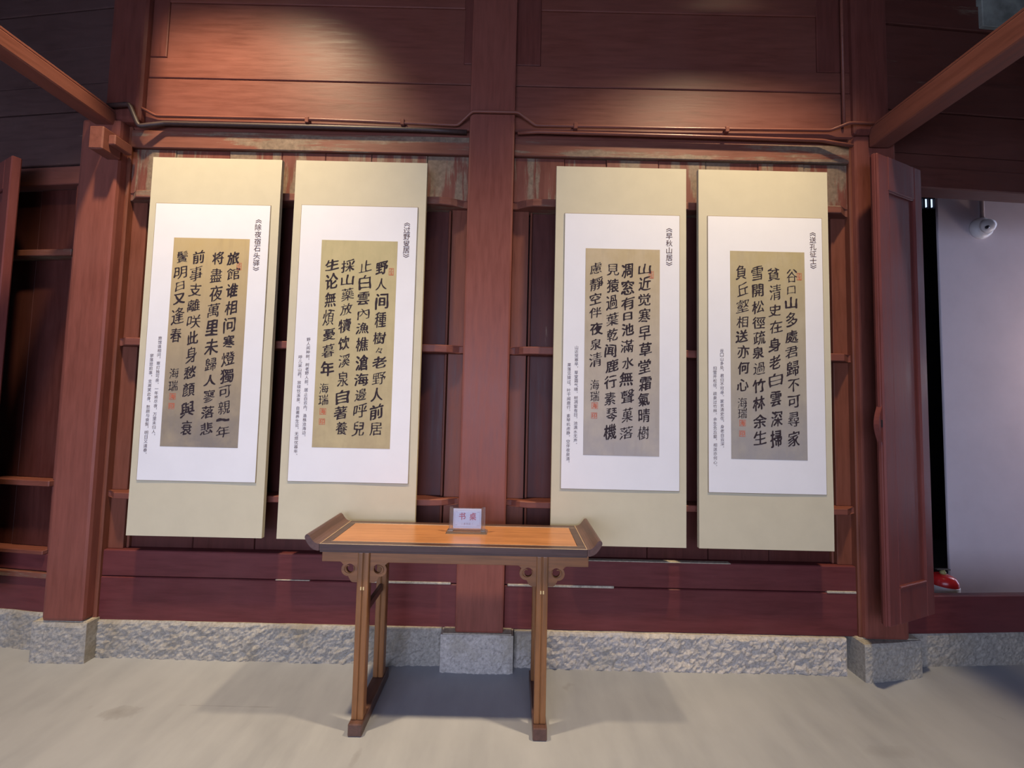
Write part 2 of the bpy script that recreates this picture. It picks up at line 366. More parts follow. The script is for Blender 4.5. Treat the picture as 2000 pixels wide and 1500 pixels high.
# lower boards above the stone
for (a, b_) in ((LX, PX0), (PX1, RX)):
    box('board', a, b_, BW, BW + 0.10, 0.20, 0.446, M['red_low'], wn, 0.005)
    box('board', a, b_, BW + 0.003, BW + 0.10, 0.449, 0.598, M['red_low'], wn, 0.005)
    # recessed panels between the shelf ledges
    for (z0, z1) in ((0.598, 0.905), (0.94, 1.797), (1.84, 2.69)):
        n = 5; w = (b_ - a - 0.24) / n
        box('stile', a, a + 0.10, BW + 0.025, BW + 0.10, z0, z1, M['stile'], wn, 0.003)
        box('stile', b_ - 0.10, b_, BW + 0.025, BW + 0.10, z0, z1, M['stile'], wn, 0.003)
        box('moulding', a + 0.108, a + 0.122, BW + 0.035, BW + 0.10, z0, z1, M['stile'], wn, 0.005)
        box('moulding', b_ - 0.122, b_ - 0.108, BW + 0.035, BW + 0.10, z0, z1, M['stile'], wn, 0.005)
        for k in range(n):
            xa = a + 0.12 + k * w
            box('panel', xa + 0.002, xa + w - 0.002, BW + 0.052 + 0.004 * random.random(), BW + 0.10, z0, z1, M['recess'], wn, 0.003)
    # boards above the first ledge
    n = 7; xs = [a + (b_ - a) * k / n + (random.uniform(-.04, .04) if 0 < k < n else 0) for k in range(n + 1)]
    for k in range(n):
        box('board', xs[k] + 0.001, xs[k + 1] - 0.001, BW + 0.004 + random.uniform(-.002, .002), BW + 0.10, 2.735, 3.016, M['red_z2'], wn, 0.003)
    box('rail', a, b_, BW - 0.012, BW + 0.10, 3.02, 3.13, M['red_x2'], wn, 0.004)
    box('rail', a, b_, BW - 0.004, BW + 0.10, 3.135, 3.165, M['red_x'], wn, 0.004)
    box('beam', a - 0.02, b_ + 0.02, BW - 0.022, BW + 0.10, 3.17, 3.458, M['red_x'], wn, 0.008)
    box('rail', a - 0.02, b_ + 0.02, BW - 0.019, BW + 0.10, 3.462, 3.592, M['red_x'], wn, 0.004)
    ia = a + 0.15 if a > -1 else a + 0.19
    ib = b_ - 0.2 if a > -1 else b_ - 0.05
    box('stile', a - 0.02, ia, BW - 0.019, BW + 0.10, 3.595, 4.9, M['red_z'], wn, 0.004)
    box('stile', ib, b_ + 0.02, BW - 0.019, BW + 0.10, 3.595, 4.9, M['red_z'], wn, 0.004)
    box('rail', ia, ib, BW - 0.019, BW + 0.10, 3.955, 4.10, M['red_x'], wn, 0.004)
    box('panel', ia, ib, BW - 0.010, BW + 0.10, 3.592, 3.955, M['red_x'], wn, 0.002)
    box('panel', ia, ib, BW - 0.005, BW + 0.10, 4.10, 4.9, M['red_x'], wn, 0.002)
    box('beam', a - 0.02, b_ + 0.02, BW - 0.10, BW + 0.10, 4.9, ZC, M['brown'], wn, 0.006)
box('board', LX - 0.3, RX + 0.3, BW + 0.10, BW + 0.13, 0, ZC, M['black'], wn, 0)

for (xa, xb, za) in ((-0.85, -0.33, 0.444), (-1.35, -1.15, 0.446), (0.0, 0.62, 0.443), (1.86, 2.03, 0.444), (-0.01, 1.3, 0.596)):
    box('filler_strip', xa, xb, BW - 0.002, BW + 0.03, za, za + (0.013 if za < .5 and xa > -.9 else 0.005), M['stone_top'], wn, 0.002)
# shelf ledges with chamfered cut-back ends
for zi, (z0, z1) in enumerate(((2.689, 2.735), (1.796, 1.841), (0.903, 0.940))):
    for (a, b_) in ((LX, PX0), (PX1, RX)):
        f, bk = BW - 0.045, BW + 0.006
        pts = [(a, BW + 0.08), (a, bk)]
        pts += [(a + 0.03, bk - 0.002), (a + 0.095, f), (b_ - 0.165, f), (b_ - 0.10, f + 0.012), (b_ - 0.03, bk - 0.004)] if a < -1 else \
               [(a + 0.03, bk - 0.004), (a + 0.08, f + 0.012), (a + 0.12, f), (b_ - 0.095, f), (b_ - 0.03, bk - 0.002)]
        pts += [(b_, bk), (b_, BW + 0.08)]
        bm = bmesh.new(); prism_pts(bm, pts, 'z', z0, z1)
        sh = [e for e in bm.edges if abs(e.verts[0].co.z - e.verts[1].co.z) < 1e-5]
        bmesh.ops.bevel(bm, geom=sh, offset=0.004, segments=1, affect='EDGES')
        link('shelf_ledge', bm, M['red_x'] if zi else M['red_x2'], wn)

# centre pilaster and side columns
cp = empty('wooden_column', (-0.155, 0.07, 0.2), label='plain red flat-faced wooden post in the middle of the wall between the scroll pairs', cat='column')
box('shaft', PX0, PX1, 0.045, BW + 0.12, 0.205, ZC, M['red_col'], cp, 0.012, seg=2)
lc = empty('wooden_column', (-2.48, 0.1, 0.2), label='purplish red wooden column left of the leftmost scroll, below the left tie beam', cat='column')
box('shaft', -2.61, -2.378, 0.03, 0.24, 0.225, 3.15, M['red_col'], lc, 0.018, seg=2)
box('upper_shaft', -2.50, -2.28, 0.04, 0.24, 3.15, ZC, M['red_z'], lc, 0.03, seg=3)
box('corner_strip', -2.392, -2.362, 0.085, 0.13, 0.205, 3.15, M['stile'], lc, 0.006)
rc = empty('wooden_column', (2.16, 0.1, 0.2), label='dark red wooden column half hidden behind the open door leaf', cat='column')
box('shaft', 2.045, 2.30, 0.065, 0.26, 0.205, 3.18, M['red_col'], rc, 0.018, seg=2)
box('upper_shaft', 2.04, 2.26, 0.05, 0.26, 3.18, ZC, M['red_z'], rc, 0.03, seg=3)
box('corner_strip', 2.03, 2.055, 0.085, 0.13, 0.205, 3.18, M['stile'], rc, 0.006)

# tie beams running toward the camera
tb = empty('tie_beam', (-2.42, -2.4, 3.11), label='brown wooden tie beam running forward from the left column', cat='beam')
box('beam_body', -2.53, -2.42, -4.9, 0.05, 3.115, 3.195, M['brown_y'], tb, 0.006)
box('beam_cap', -2.53, -2.425, -4.9, 0.05, 3.197, 3.212, M['brown_y'], tb, 0.003)
tb2 = empty('tie_beam', (2.14, -2.4, 3.13), label='brown wooden tie beam running forward from the right column', cat='beam')
box('beam_body', 2.13, 2.25, -4.9, 0.06, 3.10, 3.215, M['brown_y'], tb2, 0.006)
box('beam_cap', 2.135, 2.25, -4.9, 0.06, 3.217, 3.232, M['brown_y'], tb2, 0.003)
bk = empty('tenon_bracket', (-2.41, -0.02, 2.9), label='short blocky tenon end sticking out of the left column under the tie beam', cat='bracket')
box('tenon_end', -2.445, -2.365, -0.075, 0.034, 2.90, 3.035, M['brown_y'], bk, 0.006)
box('wedge', -2.365, -2.325, -0.045, 0.06, 2.945, 3.005, M['brown_y'], bk, 0.005)

# ---------------------------------------------------------------- stone plinth
rough_stone('stone', -2.36, -0.372, 0.095, 0.085, 0.22, -0.01, 0.205, M['stone'], wn, 0.017, 1)
rough_stone('stone', 0.045, 1.955, 0.085, 0.085, 0.22, -0.01, 0.20, M['stone2'], wn, 0.020, 5)
for i, (x0, x1, ya, yb_, zt, mt, lab) in enumerate((
        (-2.665, -2.352, 0.035, 0.03, 0.218, 'stone', 'square granite base block under the left wooden column'),
        (-0.368, 0.040, 0.03, 0.03, 0.203, 'stone2', 'pale granite base block under the centre wooden post'),
        (2.00, 2.375, 0.02, 0.075, 0.203, 'stone', 'granite base block under the right column beside the doorway'))):
    cb = empty('column_base', ((x0 + x1) / 2, 0.1, 0), label=lab, cat='column base')
    rough_stone('stone_block', x0, x1, ya, yb_, 0.26, -0.01, zt, M[mt], cb, 0.011, 20 + i * 3, 0.010)
    box('mortar_bed', x0 + 0.01, x1 - 0.01, max(ya, yb_) + 0.006, 0.20, zt - 0.002, zt + 0.004, M['stone_top'], cb, 0.002)

# ---------------------------------------------------------------- left bay
def ang(x0, y0, x1, y1): return math.atan2(y1 - y0, x1 - x0)
LB = ((-2.60, 0.125, 0), R(-6.3))        # pivot and turn of the left bay
wl = empty('wall_left', (-2.7, 0.13, 0), kind='structure')
rough_stone('stone', -3.7, -2.66, 0.24, 0.125, 0.34, -0.01, 0.215, M['stone'], wl, 0.010, 9)
def lb(name, x0, x1, z0, z1, f, mat, bev=0.004, th=0.10): # f: how far proud of the bay plane
    return box(name, x0, x1, 0.125 - f, 0.125 + th, z0, z1, mat, wl, bev, rot=(Vector(LB[0]), LB[1]))
lb('board', -4.2, -2.58, 0.20, 0.41, 0.0, M['red_low'])
lb('rail', -4.2, -2.58, 0.41, 0.445, 0.012, M['red_x2'])
lb('board', -4.2, -2.70, 0.449, 0.55, 0.0, M['red_low'])
lb('shelf_ledge', -4.2, -2.74, 0.55, 0.575, 0.02, M['red_x'])
lb('shelf_ledge', -4.2, -2.72, 0.95, 0.985, 0.03, M['red_x'])
lb('shelf_ledge', -4.2, -2.70, 2.345, 2.385, 0.03, M['red_x2'])
for (z0, z1) in ((0.575, 0.95), (0.985, 2.345), (2.385, 2.80)):
    lb('stile', -2.74, -2.58, z0, z1, 0.0, M['red_z'])
    for k in range(5):
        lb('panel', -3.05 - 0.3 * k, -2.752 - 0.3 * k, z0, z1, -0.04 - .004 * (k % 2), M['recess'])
lb('rail', -4.2, -2.58, 2.805, 2.92, 0.01, M['red_x'])
lb('rail', -4.2, -2.58, 2.925, 3.10, 0.02, M['grey_board'])
lb('board', -4.2, -2.50, 3.105, 3.275, 0.0, M['grey_board'])
zz = 3.28
while zz < 5.2:
    hh = random.uniform(0.17, 0.26); lb('board', -4.2, -2.42, zz, min(5.25, zz + hh), random.uniform(-.006, .01), M['grey_board']); zz += hh + 0.004
lb('board', -5.3, -4.2, 0, 5.25, 0, M['grey_board'])

# ---------------------------------------------------------------- right bay with doorway
wr = empty('wall_right', (3.0, 0.2, 0), kind='structure')
RB = (Vector((2.36, 0.165, 0)), R(3.6))
rough_stone('stone', 2.38, 3.9, 0.165, 0.26, 0.40, -0.01, 0.19, M['stone'], wr, 0.008, 13)
def rb(name, x0, x1, z0, z1, f, mat, bev=0.004, th=0.10, par=None):
    return box(name, x0, x1, 0.165 - f, 0.165 + th, z0, z1, mat, par or wr, bev, rot=RB)
rb('threshold', 2.30, 4.2, 0.19, 0.412, 0.01, M['red_low'], 0.006, 0.03)
rb('door_jamb', 2.30, 2.41, 0.412, 2.93, 0.0, M['red_z'])
rb('lintel', 2.28, 4.2, 2.925, 3.06, 0.012, M['brown'], 0.006)
rb('rail', 2.28, 4.2, 3.064, 3.15, 0.004, M['brown'], 0.006)
zz = 3.155
while zz < 5.2:
    hh = random.uniform(0.16, 0.3); rb('board', 2.26, 4.2, zz, min(5.25, zz + hh), random.uniform(-.006, .012), M['brown']); zz += hh + 0.004
rb('grey_green_patch', 3.0, 3.5, 4.02, 4.5, 0.03, M['grey_green'])  # mottled grey-green panel high in the right bay
rb('board', 4.2, 6.5, 0.0, 5.25, 0.0, M['brown'])

# open door leaf
dl = empty('door_1', (2.47, 0.10, 0.36), kind='structure')
DH = Vector((2.428, 0.072, 0)); DA = math.atan2(-0.155, -0.408); LEN = 0.436
def dbox(name, u0, u1, w0, w1, z0, z1, mat, bev=0.004, par=None):
    """u along the leaf from hinge, w out of the leaf toward the room"""
    bm = bmesh.new(); add_box(bm, u0, u1, w0, w1, z0, z1, bev)
    rot = Matrix.Rotation(DA, 3, 'Z')
    for v in bm.verts: v.co = DH + rot @ v.co
    return link(name, bm, mat, par or dl)
zb, zt = 0.362, 2.965
dbox('stile', 0.0, 0.075, -0.02, 0.02, zb, zt, M['leaf'])
dbox('stile', LEN - 0.10, LEN, -0.02, 0.02, zb, zt, M['leaf'], 0.007)
dbox('edge_bead', LEN - 0.002, LEN + 0.006, -0.009, 0.009, zb, zt, M['leaf'], 0.003)
dbox('rail', 0.075, LEN - 0.10, -0.02, 0.02, zt - 0.20, zt, M['leaf'])
dbox('rail', 0.075, LEN - 0.10, -0.02, 0.02, zb, zb + 0.19, M['leaf'])
dbox('panel', 0.075, LEN - 0.10, -0.008, 0.008, zb + 0.19, zt - 0.20, M['leaf'])
for u in (0.075, LEN - 0.108): dbox('moulding', u, u + 0.008, 0.0, 0.017, zb + 0.19, zt - 0.20, M['leaf'], 0.003)
dbox('moulding', 0.08, LEN - 0.105, 0.0, 0.024, zb + 0.185, zb + 0.20, M['leaf'], 0.004)
dbox('moulding', 0.08, LEN - 0.105, 0.0, 0.017, zt - 0.21, zt - 0.20, M['leaf'], 0.003)
# half-round latch plate on the free edge
bm = bmesh.new()
pts = [(LEN, 1.33)] + [(LEN + 0.035 * math.sin(math.pi * k / 10), 1.33 + 0.21 * k / 10) for k in range(1, 10)] + [(LEN, 1.54)]
A = [bm.verts.new((u, -0.012, z)) for u, z in pts]; B = [bm.verts.new((u, 0.012, z)) for u, z in pts]
bm.faces.new(A); bm.faces.new(B[::-1])
for i in range(len(pts)): bm.faces.new((A[i], B[i], B[(i + 1) % len(pts)], A[(i + 1) % len(pts)]))
rot = Matrix.Rotation(DA, 3, 'Z')
for v_ in bm.verts: v_.co = DH + rot @ v_.co
lp = link('latch_plate', bm, M['leaf'], dl)
dbox('latch_slot', LEN + 0.004, LEN + 0.016, 0.009, 0.0135, 1.42, 1.46, M['black'], 0.0, lp)

# left bay's open leaf, seen at the frame edge
d2 = empty('door_2', (-3.55, 0.1, 0.36), kind='structure')
def d2box(name, x0, x1, y0, y1, z0, z1, mat, bev=0.005): return box(name, x0, x1, y0, y1, z0, z1, mat, d2, bev, rot=(Vector((-2.945, -0.02, 0)), R(-24)))
d2box('stile', -3.045, -2.945, -0.02, 0.02, 0.36, 2.885, M['leaf'])
d2box('stile', -3.44, -3.365, -0.02, 0.02, 0.36, 2.885, M['leaf'])
d2box('rail', -3.365, -3.045, -0.02, 0.02, 2.70, 2.885, M['leaf'])
d2box('rail', -3.365, -3.045, -0.02, 0.02, 0.36, 0.55, M['leaf'])
d2box('panel', -3.365, -3.045, -0.008, 0.008, 0.55, 2.70, M['leaf'])

# ---------------------------------------------------------------- room beyond the doorway
wb = empty('wall_beyond', (4.0, 1.05, 0), kind='structure')
box('wall_panel', 3.58, 6.6, 1.0, 1.02, 0, ZC, M['plaster'], wb, 0.004)
wf = empty('wall_far', (4.5, 2.5, 0), kind='structure')
box('wall_panel', 2.0, 6.7, 2.5, 2.6, 0, ZC, M['black'], wf, 0)  # near-black colour paints in the darkness of the room beyond
box('wall_panel', 2.15, 2.25, 0.45, 2.5, 0, ZC, M['black'], wf, 0)
lw = empty('window_1', (5.15, 2.48, 4.0), kind='structure')
for i in range(4):
    for j in range(3):
        x = 5.00 + i * 0.07; z = 4.06 + j * 0.19
        box('pane', x, x + 0.03, 2.485, 2.497, z, z + 0.135 - 0.03 * (i % 2), M['pane'], lw, 0)
for i in range(5): box('lattice_bar', 4.972 + i * .07, 4.99 + i * .07, 2.465, 2.50, 3.98, 4.66, M['black'], lw, 0.002)
for j in range(5): box('lattice_bar', 4.98, 5.40, 2.468, 2.50, 4.01 + j * .15, 4.028 + j * .15, M['black'], lw, 0.002)
# ---------------------------------------------------------------- conduits
cd = empty('electrical_conduit', (0, 0.02, 3.2), label='thin brown painted conduit running across the wall above the scrolls', cat='conduit')
y0 = 0.062
def rnd(pts, r=0.02):
    out = []
    for i, p in enumerate(pts):
        if 0 < i < len(pts) - 1:
            p = Vector(p); a = Vector(pts[i - 1]); c = Vector(pts[i + 1])
            d1 = (a - p).normalized() * r; d2_ = (c - p).normalized() * r
            out += [p + d1, p + d1 * 0.3 + d2_ * 0.3 * 0.4, p + d1 * 0.12 + d2_ * 0.3, p + d2_]
        else: out.append(Vector(p))
    return out
bm = bmesh.new()
tube(bm, rnd([(-2.28, y0 - 0.01, 3.24), (-2.20, y0, 3.20), (-1.2, y0, 3.20), (-0.365, y0, 3.185), (-0.275, 0.03, 3.25), (0.0, 0.03, 3.25), (0.105, y0, 3.195), (1.0, y0, 3.195), (1.90, y0, 3.205), (1.99, 0.03, 3.232), (2.14, 0.03, 3.23)]), 0.0085)
link('pipe', bm, M['conduit'], cd, True)
bm = bmesh.new(); tube(bm, [(1.985, 0.062, 3.245), (1.985, 0.062, 5.25)], 0.0085); link('riser_pipe', bm, M['conduit'], cd, True)
for x in (-1.28, 1.27, 0.35, -0.7):
    box('pipe_clip', x - 0.012, x + 0.012, y0 - 0.012, 0.08, 3.175, 3.212, M['conduit'], cd, 0.003)
cb2 = empty('cable', (-0.3, 0.03, 3.15), label='thick dark cable sagging under the conduit and wrapped around the left column top', cat='cable')
bm = bmesh.new()
tube(bm, rnd([(-2.46, 0.015, 3.22), (-2.32, 0.015, 3.235), (-2.27, 0.03, 3.11), (-2.15, 0.066, 3.158), (-1.2, 0.068, 3.158), (-0.55, 0.07, 3.156), (-0.31, 0.07, 3.148)]), 0.013)
link('sheath', bm, M['conduit_dark'], cb2, True)
cb3 = empty('cable', (1.0, 0.03, 3.15), label='dark red cable lying along the rail right of the centre post', cat='cable')
bm = bmesh.new()
tube(bm, rnd([(0.0, 0.07, 3.15), (0.12, 0.064, 3.155), (1.0, 0.064, 3.150), (1.85, 0.064, 3.142), (2.02, 0.045, 3.10)]), 0.010)
link('sheath', bm, M['conduit'], cb3, True)

# ---------------------------------------------------------------- lettering
DG = None
_glyph = {}
def outlines(ch):
    """closed outlines of one character, em square about 1 x 1, origin lower left"""
    if ch in _glyph: return _glyph[ch]
    cu = bpy.data.curves.new('g', 'FONT'); cu.body = ch; cu.size = 1.0
    o = bpy.data.objects.new('g', cu); COL.objects.link(o)
    dg = bpy.context.evaluated_depsgraph_get(); dg.update()
    cc = o.evaluated_get(dg).to_curve(dg)
    res = []
    for sp in cc.splines:
        bp = sp.bezier_points; n = len(bp); P = []
        for i in range(n):
            a, b_ = bp[i], bp[(i + 1) % n]
            p0, p1, p2, p3 = a.co.xy, a.handle_right.xy, b_.handle_left.xy, b_.co.xy
            L = (p3 - p0).length
            k = max(1, int(L / 0.022))
            for t in range(k):
                t /= k; s = 1 - t
                P.append(p0 * s ** 3 + p1 * 3 * s * s * t + p2 * 3 * s * t * t + p3 * t ** 3)
        if len(P) > 3: res.append(P)
    o.evaluated_get(dg).to_curve_clear()
    bpy.data.objects.remove(o); bpy.data.curves.remove(cu)
    if res:
        xs = [p.x for s in res for p in s]; ys = [p.y for s in res for p in s]
    else: xs = ys = [0, 1]
    _glyph[ch] = (res, (min(xs), max(xs), min(ys), max(ys)))
    return _glyph[ch]
def glyph_splines(ch, cx, cz, w, h, brush=0.0, weight=0.0, shear=0.0, rot=0.0, rng=None, stretch=True):
    res, (x0, x1, y0_, y1) = outlines(ch)
    out = []
    gw, gh = max(x1 - x0, 1e-3), max(y1 - y0_, 1e-3)
    sc = min(w / gw, h / gh) if not stretch else None
    mx, my = (x0 + x1) / 2, (y0_ + y1) / 2
    if ch == '一' and h > .013: h = h * .2
    sd = rng.uniform(0, 100) if rng else 0
    per = sum((P[i] - P[i - 1]).length for P in res for i in range(len(P)))
    fz = min(1.0, 10.0 / per); weight = weight * fz
    for pi, P in enumerate(res):
        Q = [p.copy() for p in P]; n = len(Q)
        depth = sum(1 for pj, O in enumerate(res) if pj != pi and inside(P[0], O) and bb(O) > bb(P)) % 2
        area = sum(Q[i].x * Q[(i + 1) % n].y - Q[(i + 1) % n].x * Q[i].y for i in range(n)) / 2
        if brush:
            for _ in range(3):
                Q = [(Q[i - 1] + Q[i] * 2 + Q[(i + 1) % n]) / 4 for i in range(n)]
        if weight or brush:
            N = []
            for i in range(n):
                t = Q[(i + 1) % n] - Q[i - 1]
                if t.length < 1e-9: N.append(Vector((0, 0))); continue
                t.normalize(); N.append(Vector((t.y, -t.x)))   # outward for counter-clockwise outer
            sgn = (1 if area > 0 else -1) * (-1 if depth else 1)
            for i in range(n):
                p = Q[i]; nz = noise.noise(Vector((p.x * 4 + sd, p.y * 4, sd))) if brush else 0
                d = weight + brush * fz * (0.022 * nz + 0.012 * abs(N[i].x))
                p2 = p + N[i] * d * sgn
                if brush:
                    p2.x += brush * 0.05 * noise.noise(Vector((p.x * 1.6, p.y * 1.6, sd + 7)))
                    p2.y += brush * 0.05 * noise.noise(Vector((p.x * 1.6, p.y * 1.6, sd + 17)))
                Q[i] = p2
        c, s = math.cos(rot), math.sin(rot); R_ = []
        for p in Q:
            x, y = (p.x - mx), (p.y - my)
            if stretch: x *= w / gw; y *= h / gh
            else: x *= sc; y *= sc
            y += shear * x
            R_.append((cx + x * c - y * s, cz + x * s + y * c))
        out.append((R_, depth == 0))
    outer = [[P_] for P_, o_ in out if o_]
    for P_, o_ in out:
        if not o_:
            c_ = [g_ for g_ in outer if inside(P_[0], g_[0])]
            if c_: min(c_, key=lambda g_: bb(g_[0])).append(P_)
    return outer
def inside(p, poly):
    r = False; n = len(poly)
    for i in range(n):
        (xa, ya), (xb, yb_) = poly[i], poly[i - 1]
        if (ya > p[1]) != (yb_ > p[1]) and p[0] < (xb - xa) * (p[1] - ya) / (yb_ - ya) + xa: r = not r
    return r
def bb(poly):
    return (max(p[0] for p in poly) - min(p[0] for p in poly)) * (max(p[1] for p in poly) - min(p[1] for p in poly))
def ink_mesh(name, splines, y, mat, parent, extra=None):
    """fill 2D outlines (x,z world) into one thin printed layer at depth y"""
    bm = bmesh.new()
    for grp in splines:
        flat = [Vector(p) for P in grp for p in P]; ed = []; k0 = 0
        for P in grp:
            n = len(P); ed += [(k0 + i, k0 + (i + 1) % n) for i in range(n)]; k0 += n
        V2, E2, F2 = delaunay_2d_cdt(flat, ed, [], 1, 1e-7, False)[:3]
        vs = [bm.verts.new((p[0], y, p[1])) for p in V2]
        for tri in F2:
            cx_ = sum(V2[k][0] for k in tri) / 3; cz_ = sum(V2[k][1] for k in tri) / 3
            if inside((cx_, cz_), grp[0]) and not any(inside((cx_, cz_), h_) for h_ in grp[1:]):
                try: bm.faces.new([vs[k] for k in tri])
                except ValueError: pass
    bmesh.ops.delete(bm, geom=[v for v in bm.verts if not v.link_faces], context='VERTS')
    return link(name, bm, mat, parent)

POEMS = [
 dict(x=(-2.140, -1.381), paper=(-2.099, -1.433, 1.027, 2.624), art=(-1.981, -1.541, 1.217, 2.422),
      title='除夜宿石头驿', tv=(0.055, 0.24), tu=0.905,
      cols=[('旅館谁相问寒燈獨可親一年', .80, .06, .96), ('将盡夜萬里未歸人寥落悲', .585, .055, .95), ('前事支離咲此身愁顏與衰', .33, .055, .95), ('鬢明日又逢春', .12, .055, .52)],
      sign=(.12, .655, .715), seals=(.765, .81), top=(.88, .135),
      cap=('旅馆谁相问，寒灯独可亲。一年将尽夜，万里未归人。', '寥落悲前事，支离笑此身。愁颜与衰鬓，明日又逢春。'),
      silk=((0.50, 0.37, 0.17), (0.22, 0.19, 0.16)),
      label='leftmost hanging calligraphy panel, golden brown sheet darkening to grey at the foot'),
 dict(x=(-1.298, -0.527), paper=(-1.250, -0.574, 1.040, 2.633), art=(-1.123, -0.682, 1.231, 2.428),
      title='过野叟居', tv=(0.06, 0.185), tu=0.915,
      cols=[('野人间種樹々老野人前居', .815, .09, .945), ('止白雲內漁樵滄海邊呼兒', .59, .09, .95), ('採山藥放犢饮溪泉自著養', .36, .09, .945), ('生论無煩憂暮年', .145, .085, .67)],
      sign=(.12, .72, .775), seals=(.83, .878), top=(.93, .15),
      cap=('野人闲种树，树老野人前。居止白云内，渔樵沧海边。', '呼儿采山药，放犊饮溪泉。自著养生论，无烦忧暮年。'),
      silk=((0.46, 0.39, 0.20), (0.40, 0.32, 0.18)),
      label='second hanging calligraphy panel from the left, olive gold sheet, behind the table end'),
 dict(x=(0.234, 0.996), paper=(0.288, 0.955, 1.033, 2.619), art=(0.410, 0.841, 1.222, 2.414),
      title='早秋山居', tv=(0.05, 0.185), tu=0.91,
      cols=[('山近觉寒早草堂霜氣晴樹', .80, .065, .93), ('凋窓有日池滿水無聲菓落', .57, .065, .93), ('見猿過葉乾闻鹿行素琴機', .36, .065, .93), ('慮靜空伴夜泉清', .145, .06, .585)],
      sign=(.145, .665, .72), seals=(.765, .812), top=(.885, .125),
      cap=('山近觉寒早，草堂霜气晴。树凋窗有日，池满水无声。', '果落见猿过，叶干闻鹿行。素琴机虑静，空伴夜泉清。'),
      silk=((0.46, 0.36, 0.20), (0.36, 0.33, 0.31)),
      label='third hanging calligraphy panel from the left, sheet fading from tan to pale grey'),
 dict(x=(1.068, 1.825), paper=(1.121, 1.784, 1.031, 2.622), art=(1.248, 1.680, 1.219, 2.418),
      title='送孔征士', tv=(0.055, 0.185), tu=0.92,
      cols=[('谷口山多處君歸不可尋家', .82, .07, .945), ('貧清史在身老白雲深掃', .595, .07, .945), ('雪開松徑疏泉過竹林余生', .375, .065, .935), ('負丘壑相送亦何心', .16, .06, .69)],
      sign=(.15, .735, .785), seals=(.83, .88), top=(.925, .12),
      cap=('谷口山多处，君归不可寻。家贫清史在，身老白云深。', '扫雪开松径，疏泉过竹林。余生负丘壑，相送亦何心。'),
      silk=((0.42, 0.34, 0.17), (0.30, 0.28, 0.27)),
      label='rightmost hanging calligraphy panel beside the open door leaf, greyish gold sheet'),
]
SIZES = {'口': .6, '日': .68, '一': .55, '々': .45, '人': .95, '山': .85, '又': .9}
def rect_sp(x0, x1, z0, z1): return [(x0, z0), (x1, z0), (x1, z1), (x0, z1)]
Z0, Z1 = 0.7185, 2.904
